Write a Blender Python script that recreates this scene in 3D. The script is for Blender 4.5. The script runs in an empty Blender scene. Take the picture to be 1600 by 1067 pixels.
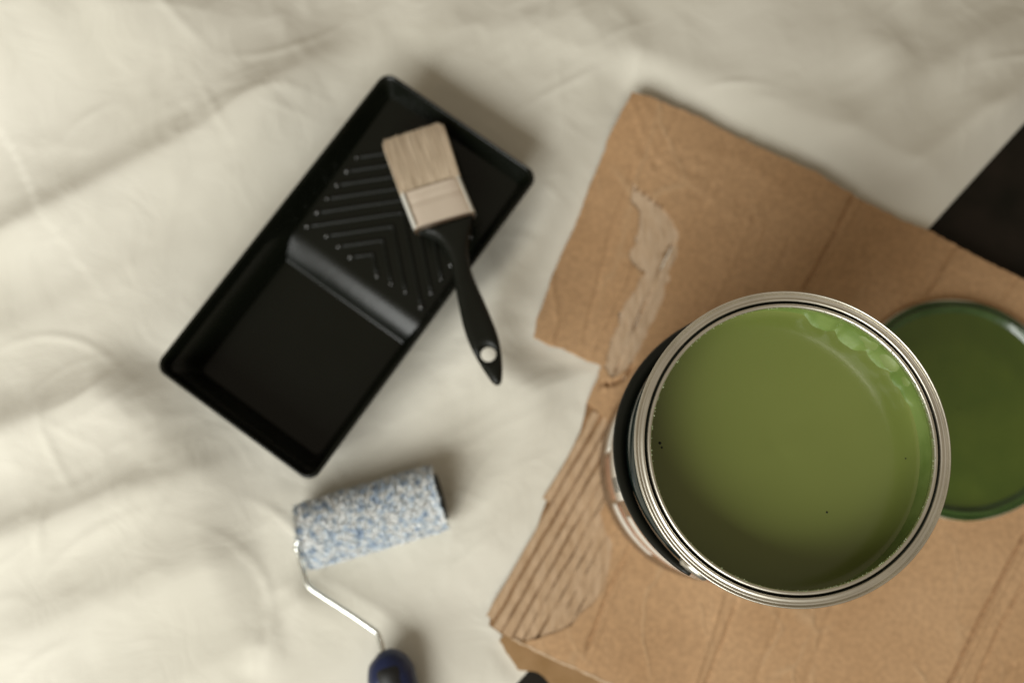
import bpy, bmesh, math, random
import numpy as np
from mathutils import Vector, Matrix, geometry
random.seed(7); rng = np.random.default_rng(7)

# ------------------------------------------------------------------ camera, world, lights, exposure
S = bpy.context.scene
CH, TH, F = 0.745, math.radians(10.0), 35.0 / 36.0 * 1600
cd = bpy.data.cameras.new('camera'); cam = bpy.data.objects.new('camera', cd); S.collection.objects.link(cam)
cd.lens = 35; cd.sensor_width = 36; cd.clip_start = 0.02; cd.clip_end = 50
cam.location = (0, 0, CH); cam.rotation_euler = (TH, 0, 0)
cd.dof.use_dof = True; cd.dof.focus_distance = 0.519; cd.dof.aperture_fstop = 3.8; cd.dof.aperture_blades = 0
S.camera = cam
S.view_settings.view_transform = 'Standard'; S.view_settings.look = 'None'
S.view_settings.exposure = 0.0; S.view_settings.gamma = 1.0
w = bpy.data.worlds.new('World'); S.world = w; w.use_nodes = True
w.node_tree.nodes['Background'].inputs[0].default_value = (1.0, 0.85, 0.64, 1)
w.node_tree.nodes['Background'].inputs[1].default_value = 0.26

def area(name, loc, target, sx, sy, power, col):
    l = bpy.data.lights.new(name, 'AREA'); l.shape = 'RECTANGLE'; l.size = sx; l.size_y = sy
    l.energy = power; l.color = col
    o = bpy.data.objects.new(name, l); S.collection.objects.link(o); o.location = loc
    o.rotation_euler = (Vector(target) - Vector(loc)).to_track_quat('-Z', 'Y').to_euler()
    return o
area('window_light', (-0.98, -1.50, 1.38), (-0.02, 0.12, 0.0), 1.75, 1.5, 70.0, (0.97, 0.985, 0.95))

# ------------------------------------------------------------------ helpers
def at(px, py, z=0.0):
    """point of the plane at height z seen at photo pixel px, py (1600 x 1067)"""
    a = (px - 800) / F; b = (533.5 - py) / F; c, s = math.cos(TH), math.sin(TH)
    d = Vector((a, b * c + s, b * s - c)); t = (z - CH) / d.z
    return Vector((0, 0, CH)) + d * t
def at_plane(px, py, p0, n):
    a = (px - 800) / F; b = (533.5 - py) / F; c, s = math.cos(TH), math.sin(TH)
    d = Vector((a, b * c + s, b * s - c)); o = Vector((0, 0, CH))
    return o + d * ((p0 - o).dot(n) / d.dot(n))
def lin(c): return tuple(((x / 255 + .055) / 1.055) ** 2.4 if x > 10 else x / 255 / 12.92 for x in c)

def empty(name, label, cat, loc=(0, 0, 0), rz=0.0):
    o = bpy.data.objects.new(name, None); S.collection.objects.link(o); o.empty_display_size = .02
    o.location = loc; o.rotation_euler = (0, 0, rz); o['label'] = label; o['category'] = cat
    return o
def link(name, me, mat, parent=None, smooth=True):
    o = bpy.data.objects.new(name, me); S.collection.objects.link(o)
    if mat: me.materials.append(mat)
    if smooth: me.polygons.foreach_set('use_smooth', [True] * len(me.polygons))
    if parent: o.parent = parent
    return o
def mesh(name, v, f, mat, parent=None, smooth=True):
    me = bpy.data.meshes.new(name); me.from_pydata([tuple(map(float, p)) for p in v], [], [tuple(map(int, q)) for q in f]); me.update()
    return link(name, me, mat, parent, smooth)
def grid_faces(nu, nv, wrap_v=False):
    f = []
    for i in range(nu - 1):
        for j in range(nv if wrap_v else nv - 1):
            k = (j + 1) % nv
            f.append((i * nv + j, (i + 1) * nv + j, (i + 1) * nv + k, i * nv + k))
    return f
def lathe(name, prof, mat, parent, seg=128, wob=None, a0=0, a1=None):
    v = []; full = a1 is None
    angs = [2 * math.pi * j / seg for j in range(seg)] if full else [a0 + (a1 - a0) * j / (seg - 1) for j in range(seg)]
    for i, (r, z) in enumerate(prof):
        for a in angs:
            dr, dz = wob(a, i) if wob else (0, 0)
            v.append(((r + dr) * math.cos(a), (r + dr) * math.sin(a), z + dz))
    f = grid_faces(len(prof), len(angs), full)
    return mesh(name, v, [q[::-1] for q in f], mat, parent)
def cr(pts, n=8):
    pts = [Vector(p) for p in pts]; P = [pts[0] * 2 - pts[1]] + pts + [pts[-1] * 2 - pts[-2]]; out = []
    for i in range(1, len(P) - 2):
        for k in range(n):
            t = k / n
            out.append(.5 * ((2 * P[i]) + (P[i + 1] - P[i - 1]) * t + (2 * P[i - 1] - 5 * P[i] + 4 * P[i + 1] - P[i + 2]) * t * t
                             + (-P[i - 1] + 3 * P[i] - 3 * P[i + 1] + P[i + 2]) * t ** 3))
    out.append(pts[-1]); return out
def tube(name, pts, rad, mat, parent, seg=16, up=Vector((0, 0, 1)), cap=True):
    """swept tube; rad is a number, or a list of (across, vertical) per point"""
    n = len(pts); v = []
    for i, p in enumerate(pts):
        t = (pts[min(i + 1, n - 1)] - pts[max(i - 1, 0)]).normalized()
        s = t.cross(up)
        s = s.normalized() if s.length > 1e-4 else Vector((1, 0, 0))
        u = s.cross(t).normalized()
        ra, rb = (rad, rad) if isinstance(rad, (int, float)) else rad[i]
        for k in range(seg):
            a = 2 * math.pi * k / seg; v.append(p + s * (ra * math.cos(a)) + u * (rb * math.sin(a)))
    f = grid_faces(n, seg, True)
    if cap: f += [tuple(range(seg)), tuple(range((n - 1) * seg, n * seg))[::-1]]
    return mesh(name, v, f, mat, parent)
# smooth value noise on arrays
_T = rng.random((256, 256)) * 2 - 1
def vn(x, y):
    xi = np.floor(x).astype(int); yi = np.floor(y).astype(int); fx = x - xi; fy = y - yi
    fx = fx * fx * fx * (fx * (fx * 6 - 15) + 10); fy = fy * fy * fy * (fy * (fy * 6 - 15) + 10)
    g = lambda a, b: _T[a & 255, b & 255]
    return (g(xi, yi) * (1 - fx) + g(xi + 1, yi) * fx) * (1 - fy) + (g(xi, yi + 1) * (1 - fx) + g(xi + 1, yi + 1) * fx) * fy
def fbm(x, y, o=4): return sum(vn(x * 2 ** i + 17 * i, y * 2 ** i + 31 * i) * .5 ** i for i in range(o))
def inside(poly, X, Y):
    r = np.zeros(X.shape, bool); n = len(poly)
    for i in range(n):
        x0, y0 = poly[i][:2]; x1, y1 = poly[(i + 1) % n][:2]
        if y0 == y1: continue
        r ^= ((y0 > Y) != (y1 > Y)) & (X < (x1 - x0) * (Y - y0) / (y1 - y0) + x0)
    return r
def seg_dist(X, Y, pts):
    global SIDE
    SIDE = np.zeros(X.shape)
    D = np.full(X.shape, 9.); T = np.zeros(X.shape); n = len(pts) - 1
    for i in range(n):
        ax, ay = pts[i][:2]; bx, by = pts[i + 1][:2]; L = (bx - ax) ** 2 + (by - ay) ** 2
        t = np.clip(((X - ax) * (bx - ax) + (Y - ay) * (by - ay)) / L, 0, 1)
        d = np.hypot(X - ax - t * (bx - ax), Y - ay - t * (by - ay))
        sd = (bx - ax) * (Y - ay) - (by - ay) * (X - ax)
        m = d < D; SIDE = np.where(m, sd / (d * math.sqrt(L) + .004), SIDE); D = np.where(m, d, D); T = np.where(m, (i + t) / n, T)
    return D, T

# materials -----------------------------------------------------------
def mat(name, col, rough=.5, metal=0., col2=None, nscale=40, bump=0., bscale=200, stretch=None, spec=.5, coat=0., lo=.35, hi=.65, sub=0., vary=None):
    m = bpy.data.materials.new(name); m.use_nodes = True; N = m.node_tree.nodes; L = m.node_tree.links
    b = N['Principled BSDF']; b.inputs['Roughness'].default_value = rough; b.inputs['Metallic'].default_value = metal
    b.inputs['Base Color'].default_value = (*col, 1); b.inputs['Specular IOR Level'].default_value = spec
    b.inputs['Coat Weight'].default_value = coat; b.inputs['Coat Roughness'].default_value = .08
    tc = N.new('ShaderNodeTexCoord'); src = tc.outputs['Object']
    if stretch:
        mp = N.new('ShaderNodeMapping'); mp.inputs['Rotation'].default_value = (0, 0, stretch[0]); mp.inputs['Scale'].default_value = stretch[1]
        L.new(src, mp.inputs[0]); src = mp.outputs[0]
    if col2:
        n = N.new('ShaderNodeTexNoise'); n.inputs['Scale'].default_value = nscale; n.inputs['Detail'].default_value = 5; L.new(src, n.inputs['Vector'])
        r = N.new('ShaderNodeValToRGB'); r.color_ramp.elements[0].position = lo; r.color_ramp.elements[1].position = hi
        r.color_ramp.elements[0].color = (*col, 1); r.color_ramp.elements[1].color = (*col2, 1)
        L.new(n.outputs[0], r.inputs[0]); L.new(r.outputs[0], b.inputs['Base Color'])
    if bump:
        n = N.new('ShaderNodeTexNoise'); n.inputs['Scale'].default_value = bscale; n.inputs['Detail'].default_value = 4; L.new(src, n.inputs['Vector'])
        bp = N.new('ShaderNodeBump'); bp.inputs['Distance'].default_value = bump; bp.inputs['Strength'].default_value = 1
        L.new(n.outputs[0], bp.inputs['Height']); L.new(bp.outputs[0], b.inputs['Normal'])
    if vary:
        n = N.new('ShaderNodeTexNoise'); n.inputs['Scale'].default_value = vary[0]; L.new(src, n.inputs['Vector'])
        mr = N.new('ShaderNodeMapRange'); mr.inputs['To Min'].default_value = vary[1]; mr.inputs['To Max'].default_value = vary[2]
        L.new(n.outputs[0], mr.inputs[0]); L.new(mr.outputs[0], b.inputs['Roughness'])
    return m
M = {}
R24 = math.radians(26)
M['floor'] = mat('dark_floor', (.008, .007, .004), .6, spec=.15, col2=(.018, .013, .009), nscale=25, bump=.0002, bscale=60)
M['liner'] = mat('kraft_liner', (.405, .242, .122), .85, col2=(.47, .295, .16), nscale=9, bump=.00012, bscale=420, spec=.2)
M['pale'] = mat('torn_kraft', (.46, .32, .20), .95, col2=(.56, .42, .29), nscale=260, bump=.0012, bscale=260, spec=.15, stretch=(R24, (1, .22, 1)), lo=.3, hi=.7)
M['flute'] = mat('flute_paper', (.42, .28, .165), .95, col2=(.52, .37, .24), nscale=220, bump=.0009, bscale=260, spec=.15, stretch=(R24, (1, .2, 1)), lo=.3, hi=.7)
M['inner'] = mat('kraft_inner', (.20, .115, .055), .95, col2=(.28, .165, .08), nscale=80, bump=.0004, bscale=300, spec=.15)
M['black'] = mat('black_plastic', (.0048, .0056, .0032), .42, spec=.3, bump=.00006, bscale=260, vary=(60, .33, .52))
M['tray'] = mat('tray_plastic', (.0035, .0044, .0024), .25, spec=.34, bump=.00008, bscale=120, vary=(30, .20, .34))
M['gloss'] = mat('glossy_black', (.03, .03, .027), .20, spec=1.0, coat=1.0)
M['steel'] = mat('tin_rim', (.80, .76, .66), .38, 1.0, col2=(.70, .66, .57), nscale=40, vary=(70, .34, .46))
M['groove'] = mat('groove_shade', (.030, .034, .022), .6, .3, col2=(.05, .055, .035), nscale=120)  # dark tone painted for the shade inside the rim groove
M['tin'] = mat('tin_body', (.50, .47, .42), .28, 1.0, col2=(.42, .38, .34), nscale=30, vary=(50, .2, .34))
M['wire'] = mat('zinc_wire', (.78, .79, .74), .22, 1.0)
M['paint'] = mat('green_paint', (.158, .188, .044), .18, col2=(.174, .203, .052), nscale=8, bump=.0002, bscale=14, spec=.5, coat=.3)
M['film'] = mat('paint_film', (.11, .175, .036), .22, col2=(.17, .235, .065), nscale=50, bump=.0003, bscale=50, coat=.4)
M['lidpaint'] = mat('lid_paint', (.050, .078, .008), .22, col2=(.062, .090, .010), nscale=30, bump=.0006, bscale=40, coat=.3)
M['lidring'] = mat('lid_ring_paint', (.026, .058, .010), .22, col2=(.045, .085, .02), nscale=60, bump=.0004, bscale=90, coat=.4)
M['drip'] = mat('paint_drip', (.16, .215, .06), .22, col2=(.22, .27, .10), nscale=50, coat=.4)
M['crust'] = mat('dried_crust', (.22, .29, .11), .4, col2=(.46, .50, .33), nscale=260, bump=.0004, bscale=400)
M['white'] = mat('label_white', (.66, .63, .56), .35, col2=(.60, .56, .48), nscale=40)
M['brown'] = mat('reflected_brown', (.30, .15, .09), .3, col2=(.36, .20, .12), nscale=60, metal=.3)  # brown of the cardboard mirrored in the tin, painted as colour
M['bandm'] = mat('label_black', (.006, .012, .010), .16, coat=.3)
M['ferrule'] = mat('ferrule_metal', (.86, .75, .62), .48, .5, col2=(.80, .68, .56), nscale=50, bump=.00006, bscale=300)
M['ferrule_highlight'] = mat('ferrule_highlight', (.86, .84, .76), .4, .3)  # pale colour for the reflection on the rounded ferrule sides
M['bristle'] = mat('bristle', (.50, .385, .262), .6, col2=(.80, .67, .51), nscale=800, spec=.3, stretch=(0, (1, .04, .5)))
M['bristle_core'] = mat('bristle_core', (.38, .26, .16), .8, col2=(.48, .34, .22), nscale=300)
M['navy'] = mat('navy_plastic', (.006, .012, .050), .4, bump=.0001, bscale=200)
M['rubber'] = mat('black_rubber', (.008, .008, .008), .55, bump=.0001, bscale=300)

m = M['liner']; N = m.node_tree.nodes; L = m.node_tree.links; b = N['Principled BSDF']; tc = N['Texture Coordinate']
old = b.inputs['Base Color'].links[0].from_socket; oldn = b.inputs['Normal'].links[0].from_socket
fz = N.new('ShaderNodeTexNoise'); fz.inputs['Scale'].default_value = 260; fz.inputs['Detail'].default_value = 6; L.new(tc.outputs['Object'], fz.inputs['Vector'])
mr = N.new('ShaderNodeMapRange'); mr.inputs['From Min'].default_value = .3; mr.inputs['From Max'].default_value = .7; mr.inputs['To Min'].default_value = .86; mr.inputs['To Max'].default_value = 1.12; L.new(fz.outputs[0], mr.inputs[0])
mx = N.new('ShaderNodeVectorMath'); mx.operation = 'SCALE'; L.new(old, mx.inputs[0]); L.new(mr.outputs[0], mx.inputs['Scale'])
# worn creases: warped cell edges, fading in and out
wn = N.new('ShaderNodeTexNoise'); wn.inputs['Scale'].default_value = 16; wn.inputs['Detail'].default_value = 3; L.new(tc.outputs['Object'], wn.inputs['Vector'])
va = N.new('ShaderNodeVectorMath'); va.operation = 'MULTIPLY_ADD'; va.inputs[1].default_value = (.05, .05, 0); L.new(wn.outputs['Color'], va.inputs[0]); L.new(tc.outputs['Object'], va.inputs[2])
mp = N.new('ShaderNodeMapping'); mp.inputs['Rotation'].default_value = (0, 0, math.radians(24)); mp.inputs['Scale'].default_value = (26, 9, 1); L.new(va.outputs[0], mp.inputs[0])
vo = N.new('ShaderNodeTexVoronoi'); vo.feature = 'DISTANCE_TO_EDGE'; vo.inputs['Scale'].default_value = 1; L.new(mp.outputs[0], vo.inputs['Vector'])
m1 = N.new('ShaderNodeMapRange'); m1.inputs['From Max'].default_value = .035; m1.inputs['To Min'].default_value = 1; m1.inputs['To Max'].default_value = 0; L.new(vo.outputs['Distance'], m1.inputs[0])
mk = N.new('ShaderNodeTexNoise'); mk.inputs['Scale'].default_value = 13; L.new(tc.outputs['Object'], mk.inputs['Vector'])
m2 = N.new('ShaderNodeMapRange'); m2.inputs['From Min'].default_value = .48; m2.inputs['From Max'].default_value = .62; L.new(mk.outputs[0], m2.inputs[0])
mu = N.new('ShaderNodeMath'); mu.operation = 'MULTIPLY'; L.new(m1.outputs[0], mu.inputs[0]); L.new(m2.outputs[0], mu.inputs[1])
cm = N.new('ShaderNodeMix'); cm.data_type = 'RGBA'; cm.inputs[7].default_value = (.50, .35, .21, 1); L.new(mx.outputs[0], cm.inputs[6])
mh = N.new('ShaderNodeMath'); mh.operation = 'MULTIPLY'; mh.inputs[1].default_value = .40; L.new(mu.outputs[0], mh.inputs[0]); L.new(mh.outputs[0], cm.inputs[0]); L.new(cm.outputs[2], b.inputs['Base Color'])
bb = N.new('ShaderNodeBump'); bb.inputs['Distance'].default_value = .0004; L.new(mu.outputs[0], bb.inputs['Height']); L.new(oldn, bb.inputs['Normal']); L.new(bb.outputs[0], b.inputs['Normal'])

# cloth material: weave + wrinkles
m = mat('cotton', (.665, .635, .545), .9, col2=(.715, .685, .60), nscale=6, spec=.15); M['cloth'] = m
N = m.node_tree.nodes; L = m.node_tree.links; b = N['Principled BSDF']; tc = N['Texture Coordinate']
b.inputs['Sheen Weight'].default_value = .15
nz = N.new('ShaderNodeTexNoise'); nz.inputs['Scale'].default_value = 22; nz.inputs['Detail'].default_value = 6; nz.inputs['Distortion'].default_value = 1.1
L.new(tc.outputs['Object'], nz.inputs['Vector'])
b1 = N.new('ShaderNodeBump'); b1.inputs['Distance'].default_value = .0016; b1.inputs['Strength'].default_value = .8; L.new(nz.outputs[0], b1.inputs['Height'])
n2 = N.new('ShaderNodeTexNoise'); n2.inputs['Scale'].default_value = 900; L.new(tc.outputs['Object'], n2.inputs['Vector'])
b2 = N.new('ShaderNodeBump'); b2.inputs['Distance'].default_value = .0001; L.new(n2.outputs[0], b2.inputs['Height']); L.new(b1.outputs[0], b2.inputs['Normal'])
L.new(b2.outputs[0], b.inputs['Normal'])

# ------------------------------------------------------------------ floor and drop cloth
fl = mesh('floor', [(-3, -3, -.006), (3, -3, -.006), (3, 3, -.006), (-3, 3, -.006)], [(0, 1, 2, 3)], M['floor'], smooth=False); fl['kind'] = 'structure'

E0, E1 = at(1600, 195), at(823, 1052)                       # straight hem of the cloth
ed = (E1 - E0).normalized(); en = Vector((-ed.y, ed.x, 0))   # points away from / into the cloth
if (at(400, 500) - E0).dot(en) < 0: en = -en
# local frame: q along hem, p away from it
res = .0024
NP, NQ = 560, 640
p = np.linspace(0, 1.25, NP); q = np.linspace(-.85, 1.05, NQ)
p = np.concatenate([[0, .0006, .0015], np.linspace(.003, 1.35, NP)]); NP = len(p)
P, Q = np.meshgrid(p, q, indexing='ij')
X = E0.x + en.x * P + ed.x * Q; Y = E0.y + en.y * P + ed.y * Q
Z = np.zeros_like(X)
folds = [  # pixel polyline, width (m), height (m)
    ([(-140, 150), (60, 75), (190, 20), (340, -60)], .016, .020),
    ([(-140, 60), (60, 10), (150, -30)], .014, .020),
    ([(-150, 250), (0, 150), (180, 75), (330, 10), (480, -60)], .030, .012),
    ([(-200, 470), (0, 390), (160, 315), (330, 225), (480, 120), (640, 60)], .022, .0085),
    ([(-200, 390), (0, 300), (200, 215), (420, 120)], .030, .0016),
    ([(-260, 790), (0, 690), (150, 630), (300, 560), (420, 500)], .022, .0070),
    ([(-200, 610), (0, 540), (160, 470), (400, 330)], .024, .0024),
    ([(-200, 930), (0, 850), (200, 775), (420, 700)], .022, .0060),
    ([(-100, 1060), (150, 950), (330, 880), (440, 850)], .024, .0040),
    ([(0, 1200), (250, 1080), (480, 980)], .024, .0026),
    ([(620, 95), (720, 60), (860, 50), (1000, 0)], .030, .004),
    ([(860, 40), (1010, 120), (1150, 250)], .040, .003),
    ([(1250, 380), (1400, 300), (1530, 190), (1680, 110)], .016, .006),
    ([(1180, 320), (1350, 210), (1500, 90), (1650, 0)], .022, .006),
    ([(1100, 60), (1300, 130), (1420, 90)], .04, .003),
    ([(1460, -120), (1410, 30), (1340, 190)], .026, .005),
    ([(640, 560), (760, 470), (860, 380), (880, 240)], .022, .0045),
    ([(600, 660), (700, 600), (800, 550), (900, 530)], .024, .0025),
    ([(380, 1070), (470, 960), (520, 880)], .012, .003),
]
for px, wd, h in folds:
    pts = [at(*a) for a in px]
    D, T = seg_dist(X + .007 * fbm(X * 7, Y * 7, 2), Y + .007 * fbm(X * 7 + 5, Y * 7, 2), pts)
    end = np.clip(np.minimum(T, 1 - T) * 3.2, 0, 1); end = end * end * (3 - 2 * end)
    wl = wd * (1.625 - .375 * np.tanh(3 * SIDE))
    Z += 2.7 * h * np.exp(.35 - np.sqrt((D / wl) ** 2 * 1.6 + .12)) * end * (1 + .12 * fbm(X * 8, Y * 8, 2))
ang = math.radians(28); U = X * math.cos(ang) + Y * math.sin(ang); V = -X * math.sin(ang) + Y * math.cos(ang)
Z += .0026 * fbm(U * 2.0, V * 12, 2)
wx = X + .02 * fbm(X * 12, Y * 12, 3); wy = Y + .02 * fbm(X * 12 + 9, Y * 12 + 4, 3)
Z += .0005 * (1 - np.abs(vn(wx * 26, wy * 26)) * 2) * np.clip(fbm(X * 7 + 3, Y * 7) + .55, 0, 1)       # soft crease network
Z += .0004 * (1 - np.abs(vn(U * 30 + 2 * vn(X * 20, Y * 20), V * 75)) * 2) * np.clip(fbm(X * 9 + 13, Y * 9 + 2) + .4, 0, 1)
for _ in range(170):                                                                                # short pinched creases
    cx, cy = rng.uniform(-.55, .5), rng.uniform(-.25, .6); a = rng.normal(.5, .8); ln = rng.uniform(.012, .05); h = rng.uniform(.0005, .0015)
    uu = (X - cx) * math.cos(a) + (Y - cy) * math.sin(a); vv = -(X - cx) * math.sin(a) + (Y - cy) * math.cos(a) + 3 * uu * uu * rng.uniform(-3, 3)
    Z += h * np.exp(-(uu / ln) ** 2 - (vv / rng.uniform(.0014, .003)) ** 2)
Z += .0045
Z = np.maximum(Z, .0 + .001 * np.tanh(Z / .001)) 
# the cloth lies flat under what presses on it
def press(poly_px, soft, top):
    global Z
    pts = [at(*a) for a in poly_px]; ins = inside(pts, X, Y); D, _ = seg_dist(X, Y, pts + [pts[0]])
    k = np.where(ins, 1, np.clip(1 - D / soft, 0, 1)); k = k * k * (3 - 2 * k)
    Z = Z * (1 - k) + np.minimum(Z, top + .0004 * fbm(X * 40, Y * 40, 2)) * k
BOARD = [(985, 153), (1010, 158), (1050, 173), (1092, 186), (1130, 206), (1200, 241), (1262, 270), (1300, 291), (1345, 316), (1400, 341), (1452, 361), (1530, 402), (1600, 436),
         (1760, 515), (1980, 640), (1980, 1260), (1330, 1260), (1120, 1142), (1040, 1105), (958, 1068), (900, 1041), (866, 1027), (828, 1008), (806, 998), (785, 992), (764, 976),
         (766, 955), (781, 930), (797, 912), (812, 893), (823, 874), (826, 858), (838, 827), (846, 803), (853, 785), (866, 757), (878, 733), (893, 702), (906, 676), (913, 650), (917, 628), (926, 606), (935, 588),
         (941, 572), (910, 560), (880, 545), (860, 541), (834, 529), (838, 500), (850, 470), (861, 436), (880, 392), (900, 349), (918, 300), (936, 258), (952, 215), (967, 187)]
FLAP = [(780, 1000), (790, 1018), (799, 1030), (809, 1046), (824, 1048), (838, 1049), (850, 1057), (862, 1074), (905, 1120), (1000, 1190), (1200, 1260), (1300, 1240), (1120, 1130), (960, 1050), (860, 990), (800, 975)]
press(BOARD, .04, .0004); press(FLAP, .012, .0004)
press([(275, 560), (600, 150), (790, 290), (480, 705)], .06, .0008)
hem = np.clip(1 - P / .03, 0, 1); Z = Z * (1 - .75 * hem * hem)
Z[0] = -.0055; Z[1] = np.minimum(Z[1], .0002)
me = bpy.data.meshes.new('drop_cloth'); nv = NP * NQ
me.vertices.add(nv); me.vertices.foreach_set('co', np.stack([X, Y, Z], -1).astype(np.float32).ravel())
idx = np.arange(nv).reshape(NP, NQ); qd = np.stack([idx[:-1, :-1], idx[1:, :-1], idx[1:, 1:], idx[:-1, 1:]], -1).reshape(-1, 4)
me.loops.add(qd.size); me.loops.foreach_set('vertex_index', qd.ravel().astype(np.int32))
me.polygons.add(len(qd)); me.polygons.foreach_set('loop_start', (np.arange(len(qd)) * 4).astype(np.int32)); me.update(calc_edges=True)
if me.polygons[5000].normal.z < 0: me.flip_normals()
cl = link('drop_cloth', me, M['cloth'])
cl['label'] = 'wrinkled off-white cotton drop cloth spread over the dark floor under everything'; cl['category'] = 'drop cloth'

# ------------------------------------------------------------------ cardboard
CB = empty('cardboard', 'torn sheet of brown corrugated cardboard lying under the green paint can', 'cardboard')
CT = .0048                                    # top of the board
fd = (at(1485, 1064) - at(1600, 834)); fd = fd.normalized(); fn = Vector((-fd.y, fd.x, 0))    # flute direction and across
def st(x, y): return x * fn.x + y * fn.y, x * fd.x + y * fd.y
creases = [([(1330, 308), (1296, 378), (1255, 452)], .0013, -.0014), ([(1340, 318), (1305, 385), (1263, 455)], .0016, .0007), ([(1232, 378), (1198, 452)], .0016, -.0006),
           ([(1487, 388), (1448, 458)], .0018, -.0010), ([(1495, 392), (1456, 460)], .0018, .0006), ([(1588, 432), (1572, 462)], .002, -.0009), ([(1135, 232), (1095, 330), (1010, 500)], .003, -.0005),
           ([(1060, 180), (1020, 262)], .002, -.0005), ([(990, 262), (955, 365), (912, 530)], .0022, -.0007), ([(985, 420), (920, 560)], .0016, .0007), ([(1180, 320), (1150, 400), (1090, 520)], .003, .0004),
           ([(986, 850), (952, 920), (918, 1008)], .0020, -.0013), ([(994, 852), (960, 922), (926, 1010)], .002, .0006), ([(1128, 934), (1085, 1070)], .0022, .0009), ([(1152, 940), (1103, 1070)], .0018, -.0010),
           ([(1222, 958), (1178, 1070)], .0025, -.0006), ([(1302, 948), (1258, 1070)], .003, -.0005), ([(1602, 834), (1540, 950), (1482, 1072)], .0013, -.0019), ([(1610, 838), (1548, 955), (1490, 1075)], .0018, .0009),
           ([(1604, 906), (1560, 985), (1524, 1072)], .0016, -.0013), ([(1602, 1036), (1584, 1040), (1570, 1036)], .001, -.0008),
           ([(982, 162), (1002, 215), (1040, 262), (1100, 300), (1160, 350)], .0011, .0008), ([(1000, 165), (1020, 205), (1060, 240), (1110, 275), (1172, 345)], .0010, .0007),
           ([(988, 200), (1006, 245), (1060, 290), (1098, 310)], .0010, -.0006), ([(1015, 195), (1050, 236), (1130, 300), (1192, 352)], .0011, -.0006), ([(990, 240), (1030, 275), (1076, 298)], .001, .0006),
           ([(1180, 330), (1192, 356), (1176, 395)], .0012, .0006), ([(1222, 392), (1255, 400), (1290, 384)], .0012, .0006), ([(1350, 447), (1398, 462), (1440, 472)], .0016, .0005),
           ([(862, 433), (866, 470), (872, 505), (862, 540)], .0013, .0009), ([(1330, 310), (1345, 400), (1330, 470)], .004, -.0004), ([(1100, 240), (1150, 250), (1220, 300)], .004, .0004),
           ([(1590, 850), (1608, 872)], .001, .0006), ([(940, 601), (958, 600), (978, 588), (990, 570)], .0013, -.0022), ([(938, 606), (960, 607), (985, 598)], .0013, .0010)]
crw = [([at(*a, CT) for a in l], wd, h) for l, wd, h in creases]
c_top = at(985, 153, CT); c_left = at(835, 529, CT); c_low = at(900, 1041, CT); c_ur = at(1262, 270, CT)
def board_z(X, Y):
    s, t = st(X, Y)
    Z = np.full(X.shape, CT)
    Z += .010 * np.exp(-(np.hypot(X - c_top.x, Y - c_top.y) / .055) ** 2) + .004 * np.exp(-(np.hypot(X - c_left.x, Y - c_left.y) / .05) ** 2)
    Z += .007 * np.exp(-(np.hypot(X - c_ur.x, Y - c_ur.y) / .06) ** 2)
    Z += .0085 * np.exp(-(np.hypot(X - c_low.x, Y - c_low.y) / .06) ** 2)
    Z += .00002 * np.sin(s * 2 * math.pi / .0078 + .8 * vn(t * 9, s * 5)) * (1 + vn(X * 14, Y * 14))
    Z += .0010 * fbm(s * 7, t * 5, 2) + .00006 * fbm(s * 60, t * 14, 2)
    for l, wd, h in crw:
        D, _ = seg_dist(X + .0005 * vn(X * 70, Y * 70), Y + .0005 * vn(X * 70 + 7, Y * 70), l); Z += h * np.exp(-(D / (wd * .8)) ** 2) * 1.7
    can = np.hypot(X - CC.x, Y - CC.y); k = np.clip((can - .078) / .02, 0, 1); Z = Z * k + (1 - k) * np.minimum(Z, CT)
    return Z
CAN_H = .225; ZB = .0052
CC = at(1239, 696, CAN_H + .0); CC.z = 0
PATCH = [(985, 284), (993, 290), (1001, 299), (1012, 305), (1022, 314), (1031, 319), (1042, 333), (1052, 346), (1060, 362), (1057, 380), (1058, 400), (1049, 416), (1046, 440), (1036, 468), (1019, 504), (1003, 541), (981, 577), (958, 591), (943, 573), (951, 545),
         (966, 502), (979, 470), (998, 440), (1008, 427), (997, 422), (987, 412), (982, 402), (985, 390), (993, 383), (996, 366), (998, 350), (999, 333), (991, 322), (985, 308), (988, 298)]
CORE = [(948, 655), (944, 690), (938, 720), (944, 745), (950, 775), (938, 800), (946, 826), (958, 850), (953, 885), (944, 915), (925, 943), (905, 958), (893, 975), (872, 985), (846, 994), (820, 1001)]
CORE = CORE + BOARD[BOARD.index((806, 998)):BOARD.index((917, 628)) + 1] + [(930, 640)]
def rag(px, amt=1.2, closed=True):                     # subdivide and roughen a torn edge
    out = []; n = len(px)
    for i in range(n):
        a = px[i]; b = px[(i + 1) % n]; d = math.dist(a, b); k = max(1, int(min(d, 260) / 7))
        for j in range(k):
            t = j / k; out.append((a[0] + (b[0] - a[0]) * t + (random.gauss(0, amt) if j else 0), a[1] + (b[1] - a[1]) * t + (random.gauss(0, amt) if j else 0)))
    return out
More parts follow.
